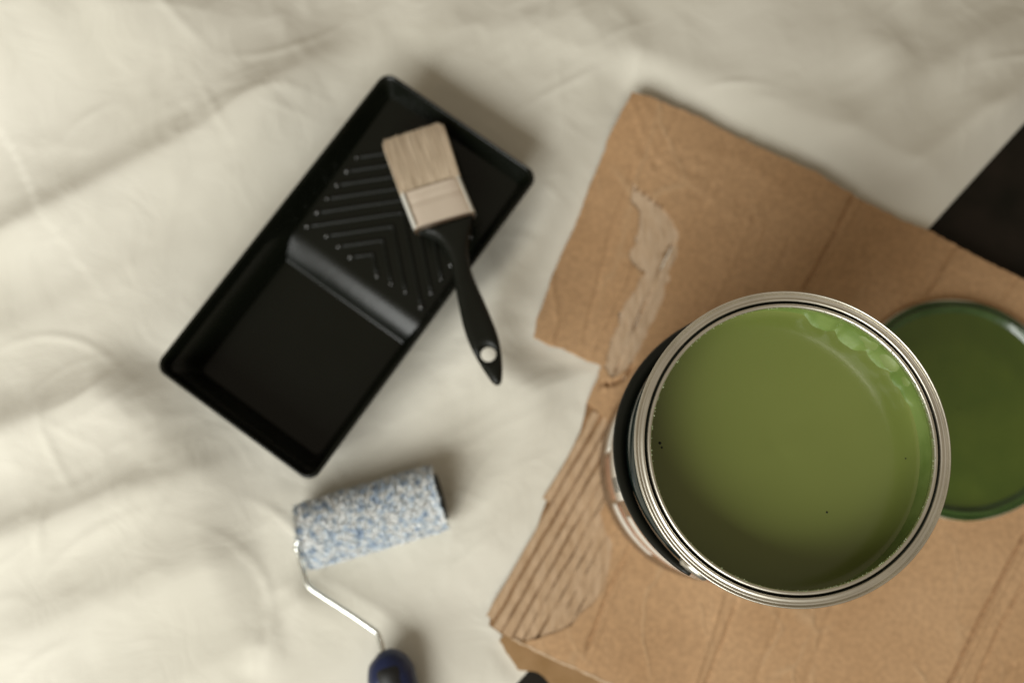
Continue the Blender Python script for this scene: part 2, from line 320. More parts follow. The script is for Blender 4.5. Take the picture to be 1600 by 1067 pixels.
def sheet(name, outline_px, holes_px, zf, zbot, mt, ds, dt, parent, z0=CT):
    outl = [at(*a, z0) for a in outline_px]; holes = [[at(*a, z0) for a in h] for h in holes_px]
    ox = np.array([[v.x, v.y] for v in outl]); S_, T_ = st(ox[:, 0], ox[:, 1])
    ss, tt = np.meshgrid(np.arange(S_.min(), S_.max(), ds), np.arange(T_.min(), T_.max(), dt))
    ss = ss + ((np.arange(ss.shape[0]) % 2) * ds * .5)[:, None]; ss = ss.ravel(); tt = tt.ravel()
    gx = ss * fn.x + tt * fd.x; gy = ss * fn.y + tt * fd.y
    ok = inside(outl, gx, gy) & (seg_dist(gx, gy, outl + [outl[0]])[0] > ds * .5)
    for h in holes: ok &= ~inside(h, gx, gy) & (seg_dist(gx, gy, h + [h[0]])[0] > ds * .5)
    pts = [Vector((v.x, v.y)) for v in outl]; edges = [(i, (i + 1) % len(outl)) for i in range(len(outl))]
    for h in holes:
        o = len(pts); pts += [Vector((v.x, v.y)) for v in h]; edges += [(o + i, o + (i + 1) % len(h)) for i in range(len(h))]
    pts += [Vector((a, b)) for a, b in zip(gx[ok], gy[ok])]
    vs, es, fs, _, _, _ = geometry.delaunay_2d_cdt(pts, edges, [], 0, 1e-7)
    V = np.array([[v.x, v.y] for v in vs]); T = np.array([f for f in fs])
    c = V[T].mean(1); k = inside(outl, c[:, 0], c[:, 1])
    for h in holes: k &= ~inside(h, c[:, 0], c[:, 1])
    T = T[k]; a = V[T[:, 1]] - V[T[:, 0]]; bb = V[T[:, 2]] - V[T[:, 0]]
    fl = (a[:, 0] * bb[:, 1] - a[:, 1] * bb[:, 0]) < 0; T[fl] = T[fl][:, ::-1]
    Zt = zf(V[:, 0], V[:, 1]); verts = [(x, y, z) for (x, y), z in zip(V, Zt)]
    cnt = {}
    for t in T:
        for i in range(3):
            e = (t[i], t[(i + 1) % 3]); cnt[e] = 1
    faces = [tuple(t) for t in T]; n = len(verts); low = {}
    def lo(i):
        if i not in low:
            low[i] = len(verts); x, y, z = verts[i]; verts.append((x, y, min(zbot(z) if callable(zbot) else zbot, z - .0002)))
        return low[i]
    for (i, j) in cnt:
        if (j, i) not in cnt: faces.append((j, i, lo(i), lo(j)))
    o = mesh(name, verts, faces, mt, parent)
    try: o.data.set_sharp_from_angle(angle=math.radians(50))
    except Exception: pass
    return o
patch_r = rag(PATCH, 2.0); core_in = rag(CORE[:16], 1.6)[:-1] if False else CORE
# outline of the liner: the board less the peeled core corner
i0 = BOARD.index((806, 998)); i1 = BOARD.index((917, 628))
LINER = BOARD[:i0] + [c for c in reversed(CORE[:16])] + [(930, 640)] + BOARD[i1:]
liner = sheet('top_liner', rag(LINER, .7), [patch_r], board_z, lambda z: z - .0040, M['liner'], .00105, .0034, CB)
sheet('torn_patch', [(x, y) for x, y in rag([(980, 280), (1010, 292), (1048, 325), (1068, 360), (1068, 400), (1050, 470), (985, 595), (934, 584), (975, 470), (998, 430), (975, 410), (978, 385), (990, 350), (980, 310)], .2)], [],
      lambda x, y: board_z(x, y) - .0011 + .0003 * fbm(x * 160, y * 160, 3) - .0026 * np.clip(.9 + 1.5 * vn(x * 90, y * 90), 0, 1.6) * np.exp(-(seg_dist(x, y, [at(*a, CT) for a in [(1054, 378), (1030, 425), (995, 505), (962, 582)]])[0] / .0012) ** 2),
      lambda z: z - .0022, M['pale'], .0012, .004, CB).__setitem__('label', 'pale torn strip where the top paper is ripped off')
sheet('inner_liner', [(x, y) for x, y in rag(BOARD[i0:i1 + 1] + [(940, 640), (958, 690), (955, 745), (962, 780), (955, 810), (970, 850), (960, 905), (925, 960), (895, 985), (850, 1004)], .3)], [],
      lambda x, y: board_z(x, y) - .0030 + .0002 * fbm(x * 150, y * 150, 2), lambda z: z - .0012, M['inner'], .003, .006, CB)
# each bared flute is its own ridge
cpoly = [at(*a, CT) for a in rag([(x + 16, y + 9) for x, y in CORE[:16]] + CORE[16:], 1.0)]
cs = [st(v.x, v.y) for v in cpoly]; smin = min(a for a, b in cs); smax = max(a for a, b in cs); pitch = .0079
k = 0; s0 = smin + .003
while s0 < smax:
    ts = np.arange(min(b for a, b in cs) - .01, max(b for a, b in cs) + .01, .0022)
    side = vn(np.full(1, k * 1.7), np.full(1, .3))[0]
    cxs = s0 + .0006 * vn(ts * 40, np.full(len(ts), k * 3.1))
    gx = cxs * fn.x + ts * fd.x; gy = cxs * fn.y + ts * fd.y; ok = inside(cpoly, gx, gy)
    ix = np.where(ok)[0]
    if len(ix) > 6:
        ts = ts[ix[0]:ix[-1] + 1]; cxs = cxs[ix[0]:ix[-1] + 1]; n = len(ts); V_ = []; prof = np.linspace(-1, 1, 11)
        fade = np.clip((s0 - smin) / (smax - smin), 0, 1)
        wr = pitch * (.395 + .125 * fade)
        for i in range(n):
            e = min(i, n - 1 - i); tap = min(1, (e + .6) / 2.2)
            wl = wr * (1 + .16 * float(vn(np.array([ts[i] * 75]), np.array([k * 5.3]))[0]) + .05 * float(vn(np.array([ts[i] * 300]), np.array([k * 2.3]))[0]))
            for u in prof:
                ss = cxs[i] + u * wl; x = ss * fn.x + ts[i] * fd.x; y = ss * fn.y + ts[i] * fd.y
                V_.append((x, y, u))
        V_ = np.array(V_); u = V_[:, 2]; zz = board_z(V_[:, 0], V_[:, 1])
        V_[:, 2] = zz - .0009 - .0022 * (1 - .85 * fade) * np.abs(u) ** 5 + .00025 * fbm(V_[:, 0] * 200, V_[:, 1] * 200, 2)
        mesh('flute', V_, [q for q in grid_faces(n, 11)], M['flute'], CB)
    s0 += pitch; k += 1
# open flute ends along the tear
for (x, y) in [(995, 297), (1005, 303), (1016, 311), (1026, 318), (1033, 322), (1046, 386), (1038, 397)]:
    c = at(x, y, CT + .002); V_ = []; F_ = []
    for i in range(5):
        for j in range(8):
            a = 2 * math.pi * j / 8; r = [.0012, .0011, .0008, .0004, 0][i]
            V_.append((c.x + r * math.cos(a) * 1., c.y + r * math.sin(a) * 1.35, 0))
    V_ = np.array(V_); V_[:, 2] = float(board_z(np.array([c.x]), np.array([c.y]))[0]) + .00012 - .0000 * np.arange(40)
    o = mesh('flute_opening', V_, grid_faces(5, 8, True), M['inner'], CB)
M['flap'] = mat('kraft_shaded', (.27, .16, .07), .9, col2=(.36, .225, .115), nscale=30, bump=.0002, bscale=300, spec=.15)  # kraft darkened in colour for the shade under the main sheet's edge
ep = [at(*a, CT) for a in rag([(800, 996), (828, 1008), (866, 1027), (900, 1041), (958, 1068), (1040, 1105)], .5)[:-30]]
for p_ in ep: p_.z = float(board_z(np.array([p_.x]), np.array([p_.y]))[0]) - .0004
tube('torn_edge', ep, [(random.uniform(.0006, .0013), random.uniform(.0004, .0008)) for _ in ep], M['pale'], CB, 8)
sheet('lower_flap', rag(FLAP, .8), [], lambda x, y: .0032 + .0005 * fbm(x * 40, y * 40, 2), .0006, M['flap'], .003, .006, CB, .003)

# ------------------------------------------------------------------ paint can
CAN = empty('paint_can', 'open metal can full of green paint standing on the cardboard', 'paint can', (CC.x, CC.y, ZB))
zt = CAN_H - ZB; mm = .001
body = [(76, 1), (79.8, 0), (81.6, 1.2), (81.8, 3), (80.4, 4.6), (79.7, 6), (79.7, 60), (79.7, 120), (79.7, zt / mm - 11), (80.0, zt / mm - 8.5), (81.0, zt / mm - 7)]
def dent(a, i): return (.0002 * math.sin(3 * a + 1), 0)
lathe('body', [(r * mm, z * mm) for r, z in body], M['tin'], CAN, 160, lambda a, i: dent(a, i) if 5 < i < 9 else (0, 0))
rim = [(80.4, -9), (81.6, -7), (82.3, -4.5), (82.5, -2.0), (82.45, -.7), (82.1, -.1), (81.7, -.1), (81.45, -.7), (81.3, -1.5), (81.05, -1.6), (80.8, -1.0), (80.2, -.75), (79.6, -.85), (79.2, -1.15), (78.9, -.9), (78.3, -.55), (77.7, -.5), (77.3, -.8),
       (77.1, -1.6), (77.1, -8.0), (75.8, -8.2), (75.8, -1.6), (75.6, -.7), (75.1, -.3), (74.5, -.3), (73.9, -.6), (73.6, -1.4), (73.8, -3), (74.6, -5.4), (75.6, -8.9), (77.5, -9.4), (78.6, -11), (79.0, -16), (79.0, -60)]
lathe('rim', [(r * mm, zt + z * mm) for r, z in rim], M['steel'], CAN, 224)
lathe('rim_groove_shade', [(r * mm, zt + z * mm) for r, z in [(77.06, -2.0), (77.0, -6.5), (76.0, -6.6), (75.84, -2.0)]], M['groove'], CAN, 160)  # dark lining stands in for shade deep in the groove
# wet film running down the inside wall
def scal(a):
    s = 0
    for c, wd, h in [(.72, .10, 5), (.95, .13, 9), (1.19, .11, 7), (.52, .06, 3), (.40, .07, 1.5)]: s = max(s, h * math.exp(-((a - c) / wd) ** 4))
    return s * mm
film = [(73.9, -2.4), (74.4, -4.0), (75.0, -7.6), (76.4, -9.9), (77.9, -11.4), (78.5, -15), (78.5, -22), (78.3, -29), (77.8, -34), (76.5, -38)]
def fw(a, i):
    k = max(0, i - 2) / 6
    return (-(scal(a) * k * .8 if a < 3 else 0), 0)
PL = 31.0
lathe('paint_film', [(r * mm - .0002, zt + z * mm) for r, z in film], M['film'], CAN, 256, fw)
# surface of the paint with a meniscus
v = [(0, 0, zt - PL * mm)]; f = []; seg = 160; rr = np.concatenate([np.linspace(.004, .070, 16), [.0725, .0745, .076, .0772, .0782, .0788]])
for r in rr:
    for j in range(seg):
        a = 2 * math.pi * j / seg; z = zt - PL * mm + .0016 * math.exp(-(.0788 - r) / .0016) + .0001 * math.sin(r * 120 + 2 * a)
        v.append((r * math.cos(a), r * math.sin(a), z))
for j in range(seg): f.append((0, 1 + j, 1 + (j + 1) % seg))
for i in range(len(rr) - 1):
    for j in range(seg):
        k = (j + 1) % seg; f.append((1 + i * seg + j, 1 + (i + 1) * seg + j, 1 + (i + 1) * seg + k, 1 + i * seg + k))
mesh('paint', v, f, M['paint'], CAN)
# thick drips hanging on the far wall under the rim
def blob(name, a, depth, wa, hz, th, mt, parent):
    v = []; nu, nv = 14, 18
    for i in range(nu + 1):
        for j in range(nv):
            ph = math.pi * i / nu; t = 2 * math.pi * j / nv
            y = math.sin(ph) * math.cos(t); z = math.sin(ph) * math.sin(t); x = math.cos(ph)
            aa = a + y * wa * (1 - .25 * z); r = .0785 - th * x * .9
            v.append((r * math.cos(aa), r * math.sin(aa), zt - depth + z * hz))
    mesh(name, v, grid_faces(nu + 1, nv, True), mt, parent)
for a, d, wa, hz, th in [(1.18, .020, .13, .011, .0035), (.92, .020, .155, .012, .0048), (.68, .021, .11, .011, .0036), (.50, .019, .06, .007, .002), (1.33, .015, .07, .006, .002)]:
    blob('paint_drip', a, d, wa, hz, th, M['drip'], CAN)
# crusty dried paint on the inner lip
crv = []; crf = []
def bead(c, r):
    o = len(crv)
    for i in range(4):
        for j in range(6):
            ph = math.pi * (i + .5) / 4; t = 2 * math.pi * j / 6
            crv.append((c[0] + r * math.sin(ph) * math.cos(t) * random.uniform(.7, 1.3), c[1] + r * math.sin(ph) * math.sin(t) * random.uniform(.7, 1.3), c[2] + .6 * r * math.cos(ph)))
    for i in range(3):
        for j in range(6): crf.append((o + i * 6 + j, o + (i + 1) * 6 + j, o + (i + 1) * 6 + (j + 1) % 6, o + i * 6 + (j + 1) % 6))
    crf.append(tuple(range(o, o + 6))[::-1]); crf.append(tuple(range(o + 18, o + 24)))
for _ in range(2600):
    a = random.uniform(-math.pi, math.pi); wgt = .25 + .75 * math.exp(-((a - .7) / .9) ** 2) + .4 * math.exp(-((a + 1.1) / .5) ** 2)
    clump = max(0, math.sin(a * 17 + 3 * math.sin(a * 7))) ** 2
    if random.random() > wgt * (.3 + .7 * clump): continue
    r = random.choice([random.uniform(.0733, .0738), random.uniform(.0733, .0742)]); bead((r * math.cos(a), r * math.sin(a), zt - random.uniform(.0004, .0022)), random.uniform(.00014, .00042))
o = mesh('dried_paint', crv, crf, M['crust'], CAN); o['kind'] = 'stuff'
for (x, y, r) in [(1031, 692, .0009), (1034, 699, .0007), (1292, 800, .0006), (1415, 716, .0005)]:
    c = at(x, y, CAN_H - PL * mm); v = []
    for i in range(5):
        for j in range(8):
            ph = math.pi * i / 8; t = 2 * math.pi * j / 8; v.append((c.x - CC.x + r * math.sin(ph) * math.cos(t), c.y - CC.y + r * math.sin(ph) * math.sin(t), c.z - ZB + .5 * r * math.cos(ph)))
    mesh('speck', v, grid_faces(5, 8, True), M['black'], CAN)
# printed panels on the wall; brown bands paint the cardboard's reflection in the tin
def band(name, a0, a1, z0, z1, mt, r=.0801, lean=0):
    v = []; n = max(4, int(abs(a1 - a0) / .03))
    for z in (z0, z1):
        for j in range(n + 1): a = a0 + (a1 - a0) * j / n; v.append((r * math.cos(a), r * math.sin(a), z + lean * (a - a0)))
    for z in (z0, z1):
        for j in range(n + 1): a = a0 + (a1 - a0) * j / n; v.append(((r - .0005) * math.cos(a), (r - .0005) * math.sin(a), z + lean * (a - a0)))
    m_ = n + 1; f = [(j, j + 1, m_ + j + 1, m_ + j) for j in range(n)] + [(j + 1, j, 2 * m_ + j, 2 * m_ + j + 1) for j in range(n)] + [(m_ + j, m_ + j + 1, 3 * m_ + j + 1, 3 * m_ + j) for j in range(n)]
    f += [(0, m_, 3 * m_, 2 * m_), (n, 2 * m_ + n, 3 * m_ + n, m_ + n)]
    return mesh(name, v, f, mt, CAN)
R_ = math.radians
band('label_band', R_(95), R_(240), .118, zt - .011, M['bandm'])
band('label_panel', R_(150), R_(199), .062, .112, M['white'])
band('tin_reflection', R_(176), R_(198), .024, .058, M['brown'])
band('label_panel', R_(140), R_(174), .024, .058, M['white'])
band('label_panel', R_(200), R_(231), .020, .046, M['white'])
band('tin_reflection', R_(200), R_(262), .050, .066, M['brown'])
band('label_panel', R_(207), R_(264), .070, .096, M['white'])
band('tin_reflection', R_(204), R_(264), .099, .116, M['brown'])
band('tin_reflection', R_(241), R_(268), .119, .170, M['brown'])
for z in (.070, .080, .090, .100): band('label_text', R_(188), R_(195), z, z + .0035, M['bandm'], .0804)

# bail handle hanging to the left
ax = R_(143); tilt = R_(27); z0 = zt - .030; pts = []; rads = []
for i in range(61):
    t = -math.pi / 2 + math.pi * i / 60
    lx = .0935 * math.cos(t); pts.append(Vector((0, 0, 0)) + Vector((math.cos(ax), math.sin(ax), 0)) * (lx * math.cos(tilt)) + Vector((-math.sin(ax), math.cos(ax), 0)) * (.0838 * math.sin(t)) + Vector((0, 0, z0 - lx * math.sin(tilt))))
    k = math.cos(t) ** .5 if math.cos(t) > 0 else 0; rads.append((.0010 + .0032 * k, .0012 + .0022 * k))
tube('handle', pts, rads, M['black'], CAN, 12)
for s in (-1, 1):
    a = ax + s * math.pi / 2
    v = []
    for i, (r, d) in enumerate([(.009, -.001), (.009, .0012), (.0075, .0026), (.003, .003), (0, .003)]):
        for j in range(20):
            t = 2 * math.pi * j / 20; o_ = Vector((math.cos(a), math.sin(a), 0)) * (.0800 + d) + Vector((-math.sin(a), math.cos(a), 0)) * (r * math.cos(t)) + Vector((0, 0, z0 + r * math.sin(t))); v.append(o_)
    mesh('handle_ear', v, grid_faces(5, 20, True), M['steel'], CAN)

# ------------------------------------------------------------------ lid
LC = at(1500, 637, .010)
LID = empty('round_lid', 'upturned round can lid coated with green paint lying half behind the can', 'lid', (LC.x, LC.y, .0052))
R0 = .0828
lp = [(R0 - .004, 0), (R0 - .001, .0004), (R0, .002), (R0 - .0004, .0036), (R0 - .0016, .0042), (R0 - .0028, .0036)]
lathe('lid_rim', lp, M['steel'], LID, 128)
ring = [(R0 - .0006, .0034), (R0 - .0016, .0046), (R0 - .0030, .0042), (R0 - .0038, .0030), (R0 - .0048, .0044), (R0 - .0054, .0062), (R0 - .0062, .0068), (R0 - .0072, .0060), (R0 - .0084, .0040), (R0 - .0105, .0026)]
lathe('lid_ring', ring, M['lidring'], LID, 128, lambda a, i: (.0002 * math.sin(7 * a), .0002 * math.sin(11 * a + i)))
lathe('lid_panel', [(R0 - .0103, .0027), (R0 - .014, .0022), (.058, .0024), (.050, .0030), (.046, .0028), (.030, .0024), (.012, .0024), (.0005, .0024)], M['lidpaint'], LID, 128)

# ------------------------------------------------------------------ roller tray
HR = .046
cT, cR, cB, cL = (at(*c, HR) for c in [(603, 113), (836, 277), (487, 747), (244, 572)])
ud = ((cT - cL) + (cR - cB)).normalized(); ud.z = 0; TL = (((cT - cL) + (cR - cB)) / 2).length; TW = ((((cR - cT) + (cB - cL)) / 2)).length
TL += .0055; TW += .0030
cen = (cT + cR + cB + cL) / 4
TRAY = empty('paint_tray', 'black plastic roller tray with ribbed ramp, the brush lying across it', 'paint tray', (cen.x, cen.y, .001), math.atan2(ud.y, ud.x))
hr = HR - .001
def tfloor(u):                     # u = 0 well end, 1 shallow end
    x = u * TL; s = .50 * TL
    well = .003
    if x < s - .018: return well
    if x < s + .003:
        t = (s + .003 - x) / .021; return well + .0138 * (1 - .35 * t - .65 * t ** 2.2)
    return .0168 + (x - s - .003) / (TL - s) * .014
def rrect(off, n=14, rad=.0095):
    hx, hy = TL / 2 - off, TW / 2 - off; r = max(rad - off * .5, .004); out = []
    for cx, cy, a in [(hx - r, hy - r, 0), (-hx + r, hy - r, 90), (-hx + r, -hy + r, 180), (hx - r, -hy + r, 270)]:
        for i in range(n + 1):
            t = R_(a + 90 * i / n); out.append((cx + r * math.cos(t), cy + r * math.sin(t)))
    return out
def densify(l):
    out = []
    for i in range(len(l)):
        a = l[i]; b = l[(i + 1) % len(l)]; k = max(1, int(math.dist(a, b) / .004)) if math.dist(a, b) > .02 else 1
        if k > 1: k = 50 if abs(a[0] - b[0]) > abs(a[1] - b[1]) else 24
        for j in range(k): out.append((a[0] + (b[0] - a[0]) * j / k, a[1] + (b[1] - a[1]) * j / k))
    return out
rings = []
for off, z in [(.0165, .0), (.0030, hr - .006), (.0006, hr - .0055), (0, hr - .004), (.0003, hr - .001), (.0010, hr), (.0021, hr - .0002), (.0029, hr - .0014)]:
    rings.append([(x, y, z) for x, y in densify(rrect(off))])
for t in (.25, .5, .75, 1.0):
    o_ = .0029 + .0090 * t
    rings.append([(x, y, (hr - .0014) * (1 - t) + (tfloor((x + TL / 2) / TL) - .002) * t) for x, y in densify(rrect(o_))])
v = [p_ for r in rings for p_ in r]; n = len(rings[0])
f = grid_faces(len(rings), n, True)
mesh('tray_wall', v, [q[::-1] for q in f], M['tray'], TRAY)
nu, nv_ = 260, 24; v = []
for i in range(nu):
    for j in range(nv_):
        u = .008 / TL + (1 - .016 / TL) * i / (nu - 1); yy = (-1 + 2 * j / (nv_ - 1)) * (TW / 2 - .009)
        v.append((u * TL - TL / 2, yy, tfloor(u)))
mesh('tray_floor', v, [q[::-1] for q in grid_faces(nu, nv_)], M['tray'], TRAY)
# chevron ribs, point towards the shallow end
hw = TW / 2 - .017
for kx in range(9):
    xa = TL * .5 * .0 + .022 + kx * .0128 ; pts = []
    n = 26; seq = []
    for i in range(n + 1):
        t = -1 + 2 * i / n; y = t * hw; x = xa - abs(y) * .93
        seq.append((x, y))
    def emit(s_):
        if len(s_) < 3: return
        P_ = [Vector((x, y, tfloor((x + TL / 2) / TL) + .0004)) for x, y in s_]; rd = [(.0013, .0016)] * len(P_)
        rd[0] = rd[-1] = (.0004, .0006); tube('rib', P_, rd, M['black'], TRAY, 8)
        for e in (P_[0], P_[-1]):
            vv = []; sr = random.uniform(.55, 1.0)
            for i in range(6):
                for j in range(10):
                    ph = math.pi * .5 * i / 5; t = 2 * math.pi * j / 10; vv.append(e + sr * Vector((.0024 * math.cos(ph) * math.cos(t), .0024 * math.cos(ph) * math.sin(t), .0003 + .0026 * math.sin(ph))))
            mesh('rib_glint', vv, grid_faces(6, 10, True), M['gloss'], TRAY)  # glossy domes added at the rib ends to catch highlights
    cur = []
    for x, y in seq:
        if .010 < x + 0 and x < TL / 2 - .014: cur.append((x, y))
        else: emit(cur); cur = []
    emit(cur)
for s in (-1, 1):
    v = []
    for z, r in ((0, .004), (.018, .0055)):
        for j in range(12): v.append((TL / 2 - .028 + r * math.cos(j * math.pi / 6), s * (TW / 2 - .028) + r * math.sin(j * math.pi / 6), z))
    mesh('foot', v, grid_faces(2, 12, True) + [tuple(range(12))], M['tray'], TRAY)

# ------------------------------------------------------------------ brush
B0 = at(646, 213, .043); B1 = at(779, 600, .066)
BR = empty('paint_brush', 'flat paint brush with pale bristles and black handle resting across the tray', 'paint brush')
by = (B1 - B0).normalized(); bx = by.cross(Vector((0, 0, 1))).normalized(); bz = bx.cross(by).normalized()
if bz.z < 0: bz = -bz
# frame: X across, Y along to the handle tip, Z up
bx = by.cross(bz)
BR.matrix_world = Matrix(((bx.x, by.x, bz.x, B0.x), (bx.y, by.y, bz.y, B0.y), (bx.z, by.z, bz.z, B0.z), (0, 0, 0, 1)))
def bl(px, py, dz=0.):
    p_ = at_plane(px, py, B0 + bz * dz, bz) - B0; return Vector((p_.dot(bx), p_.dot(by), 0))
def pillow(name, outline, holes, th, rnd, step, mt, parent, thf=None, zoff=None):
    outl = [Vector((p_[0], p_[1])) for p_ in outline]; hl = [[Vector((p_[0], p_[1])) for p_ in h] for h in holes]
    pts = list(outl); ed_ = [(i, (i + 1) % len(outl)) for i in range(len(outl))]
    for h in hl:
        o_ = len(pts); pts += h; ed_ += [(o_ + i, o_ + (i + 1) % len(h)) for i in range(len(h))]
    xs = [p_.x for p_ in outl]; ys = [p_.y for p_ in outl]; gx, gy = np.meshgrid(np.arange(min(xs), max(xs), step), np.arange(min(ys), max(ys), step)); gx = gx.ravel(); gy = gy.ravel()
    loops = [outl] + hl
    dist = lambda X_, Y_: np.minimum.reduce([seg_dist(X_, Y_, l + [l[0]])[0] for l in loops])
    ok = inside(outl, gx, gy) & (dist(gx, gy) > step * .45)
    for h in hl: ok &= ~inside(h, gx, gy)
    pts += [Vector((a, c)) for a, c in zip(gx[ok], gy[ok])]
    vs, es, fs, *_ = geometry.delaunay_2d_cdt(pts, ed_, [], 0, 1e-7)
    V_ = np.array([[a.x, a.y] for a in vs]); T_ = np.array(fs); c = V_[T_].mean(1); k = inside(outl, c[:, 0], c[:, 1])
    for h in hl: k &= ~inside(h, c[:, 0], c[:, 1])
    T_ = T_[k]; a = V_[T_[:, 1]] - V_[T_[:, 0]]; b_ = V_[T_[:, 2]] - V_[T_[:, 0]]; fl_ = (a[:, 0] * b_[:, 1] - a[:, 1] * b_[:, 0]) < 0; T_[fl_] = T_[fl_][:, ::-1]
    D = np.clip(dist(V_[:, 0], V_[:, 1]) / rnd, 0, 1); t = th if thf is None else thf(V_[:, 0], V_[:, 1])
    zo = 0 if zoff is None else zoff(V_[:, 0], V_[:, 1])
    Z_ = t / 2 * (.25 + .75 * np.sqrt(np.clip(1 - (1 - D) ** 2, 0, 1))); n_ = len(V_)
    verts = [(x, y, z) for (x, y), z in zip(V_, Z_ + zo)] + [(x, y, z) for (x, y), z in zip(V_, -Z_ + zo)]
    faces = [tuple(q_) for q_ in T_] + [(q_[2] + n_, q_[1] + n_, q_[0] + n_) for q_ in T_]
    cnt = {(q_[i], q_[(i + 1) % 3]) for q_ in T_.tolist() for i in range(3)}
    faces += [(j, i, i + n_, j + n_) for (i, j) in cnt if (j, i) not in cnt]
    return mesh(name, verts, faces, mt, parent)
hl_px = [(652, 364), (668, 369), (682, 376), (693, 388), (701, 404), (707, 425), (712, 452), (718, 484), (724, 511), (733, 537), (744, 559), (756, 579), (767, 595), (774, 601), (780, 601),
         (784, 594), (785, 575), (783, 550), (778, 525), (768, 498), (757, 472), (746, 448), (738, 428), (733, 408), (732, 388), (735, 368), (740, 338), (735, 337), (695, 349), (660, 360)]
hout = [bl(*a) for a in hl_px]
hout = cr(hout[:26], 4) + hout[26:]
hc = bl(763, 554); hole = [Vector((hc.x + .0054 * math.cos(2 * math.pi * i / 24), hc.y + .0054 * math.sin(2 * math.pi * i / 24), 0)) for i in range(24)]
BLn = (B1 - B0).length
pillow('handle', hout, [hole], .013, .0055, .0022, M['black'], BR, thf=lambda x, y: .0150 - .006 * np.clip((y - .07) / .05, 0, 1))
# ferrule: flattened tube in straight outline
fa, fb, fc_, fd_ = bl(628, 309), bl(719, 281), bl(742, 336), bl(649, 363)
v = []; nf = 40
prof_ = []
for j in range(nf):
    t = 2 * math.pi * j / nf; c, s_ = math.cos(t), math.sin(t)
    prof_.append((math.copysign(abs(c) ** .35, c), math.copysign(abs(s_) ** .6, s_)))
nk = 14
for i in range(nk):
    k = i / (nk - 1); lft = fa.lerp(fd_, k); rgt = fb.lerp(fc_, k); mid = (lft + rgt) / 2; hv = (rgt - lft) / 2
    g = 1.0
    if .10 < k < .2 or .30 < k < .40: g = .93
    for (px_, pz_) in prof_: v.append((mid.x + hv.x * px_, mid.y + hv.y * px_, .0082 * g * pz_))
mesh('ferrule', v, grid_faces(nk, nf, True) + [tuple(range(nf))], M['ferrule'], BR)
for (a, c) in ((fa, fd_), (fb, fc_)):
    mid = (fa + fb + fc_ + fd_) / 4; v = []
    for i in range(8):
        k = i / 7; q_ = a.lerp(c, k); inn = (mid - q_); inn = Vector((inn.x, 0, 0)).normalized()
        for (dx, dz) in ((-.0006, -.004), (-.0007, .004), (.0002, .0066), (.0009, .0080), (.0019, .0086), (.0021, .0080)): v.append((q_.x + inn.x * dx, q_.y, dz))
    mesh('ferrule_highlight_strip', v, grid_faces(8, 6), M['ferrule_highlight'], BR)  # painted highlight strips down both sides of the ferrule
ba, bb_ = bl(600, 228), bl(692, 199)
# bristles: solid core plus individual hairs
v = []; nk = 16
for i in range(nk):
    k = i / (nk - 1); lft = ba.lerp(fa, k); rgt = bb_.lerp(fb, k); mid = (lft + rgt) / 2; hv = (rgt - lft) / 2 * (.965 if i else .90); e = .0022 * (1 - k) ** 8
    for (px_, pz_) in prof_: v.append((mid.x + hv.x * px_, mid.y + hv.y * px_ + e, (.0052 + .0016 * k) * pz_ - .0005 * (1 - k)))
mesh('bristle_core', v, grid_faces(nk, nf, True) + [tuple(range(nf))], M['bristle_core'], BR)
hv_, hf_ = [], []
for i in range(8000):
    s_ = random.uniform(-1, 1); q_ = random.uniform(-1, 1)
    if random.random() < .8: q_ = random.choice((1, 1, 1, -1)) * random.uniform(.86, 1.04)
    else: s_ = random.choice((-1, 1)) * random.uniform(.95, 1.02)
    k0 = 1.02; tip = random.uniform(-.04, .06) + .005 * math.sin(s_ * 14) + (.05 if abs(s_) > .93 else 0) ; s1 = s_ + .004 * math.sin(s_ * 17 + 1) + random.gauss(0, .016); q1 = q_ + random.gauss(0, .10)
    P_ = []
    for k in np.linspace(k0, tip, 5):
        lft = ba.lerp(fa, k); rgt = bb_.lerp(fb, k); mid = (lft + rgt) / 2; hh = (rgt - lft) / 2; w_ = 1 - (k - tip) / (k0 - tip)
        ss = s_ + (s1 - s_) * w_; qq = q_ + (q1 - q_) * w_; P_.append(Vector((mid.x + hh.x * ss, mid.y + hh.y * ss, (.0056 + .0016 * k + .00012 * math.sin(s_ * 21)) * qq)))
    o_ = len(hv_); wd = random.uniform(.00009, .00017)
    for i_, p_ in enumerate(P_):
        ww = wd * (1 if i_ < 4 else .4); hv_ += [(p_.x - ww, p_.y, p_.z), (p_.x, p_.y, p_.z + ww), (p_.x + ww, p_.y, p_.z)]
    for i_ in range(4):
        a = o_ + i_ * 3; hf_ += [(a, a + 1, a + 4, a + 3), (a + 1, a + 2, a + 5, a + 4)]
o = mesh('bristles', hv_, hf_, M['bristle'], BR); o['kind'] = 'stuff'

# ------------------------------------------------------------------ mini roller
RR = .0230
A0 = at(477, 838, .0235); A1 = at(684, 777, .0235)
RO = empty('paint_roller', 'mini paint roller with fluffy blue and white cover and navy handle', 'paint roller', (0, 0, 0))
axv = (A1 - A0).normalized(); RLn = (A1 - A0).length; sx = axv.cross(Vector((0, 0, 1))).normalized(); uz = Vector((0, 0, 1))
def cyl(name, a, b_, r, mt, cap=True, seg=40):
    return tube(name, [a.lerp(b_, t) for t in (0, .5, 1)], r, mt, RO, seg, cap=cap)
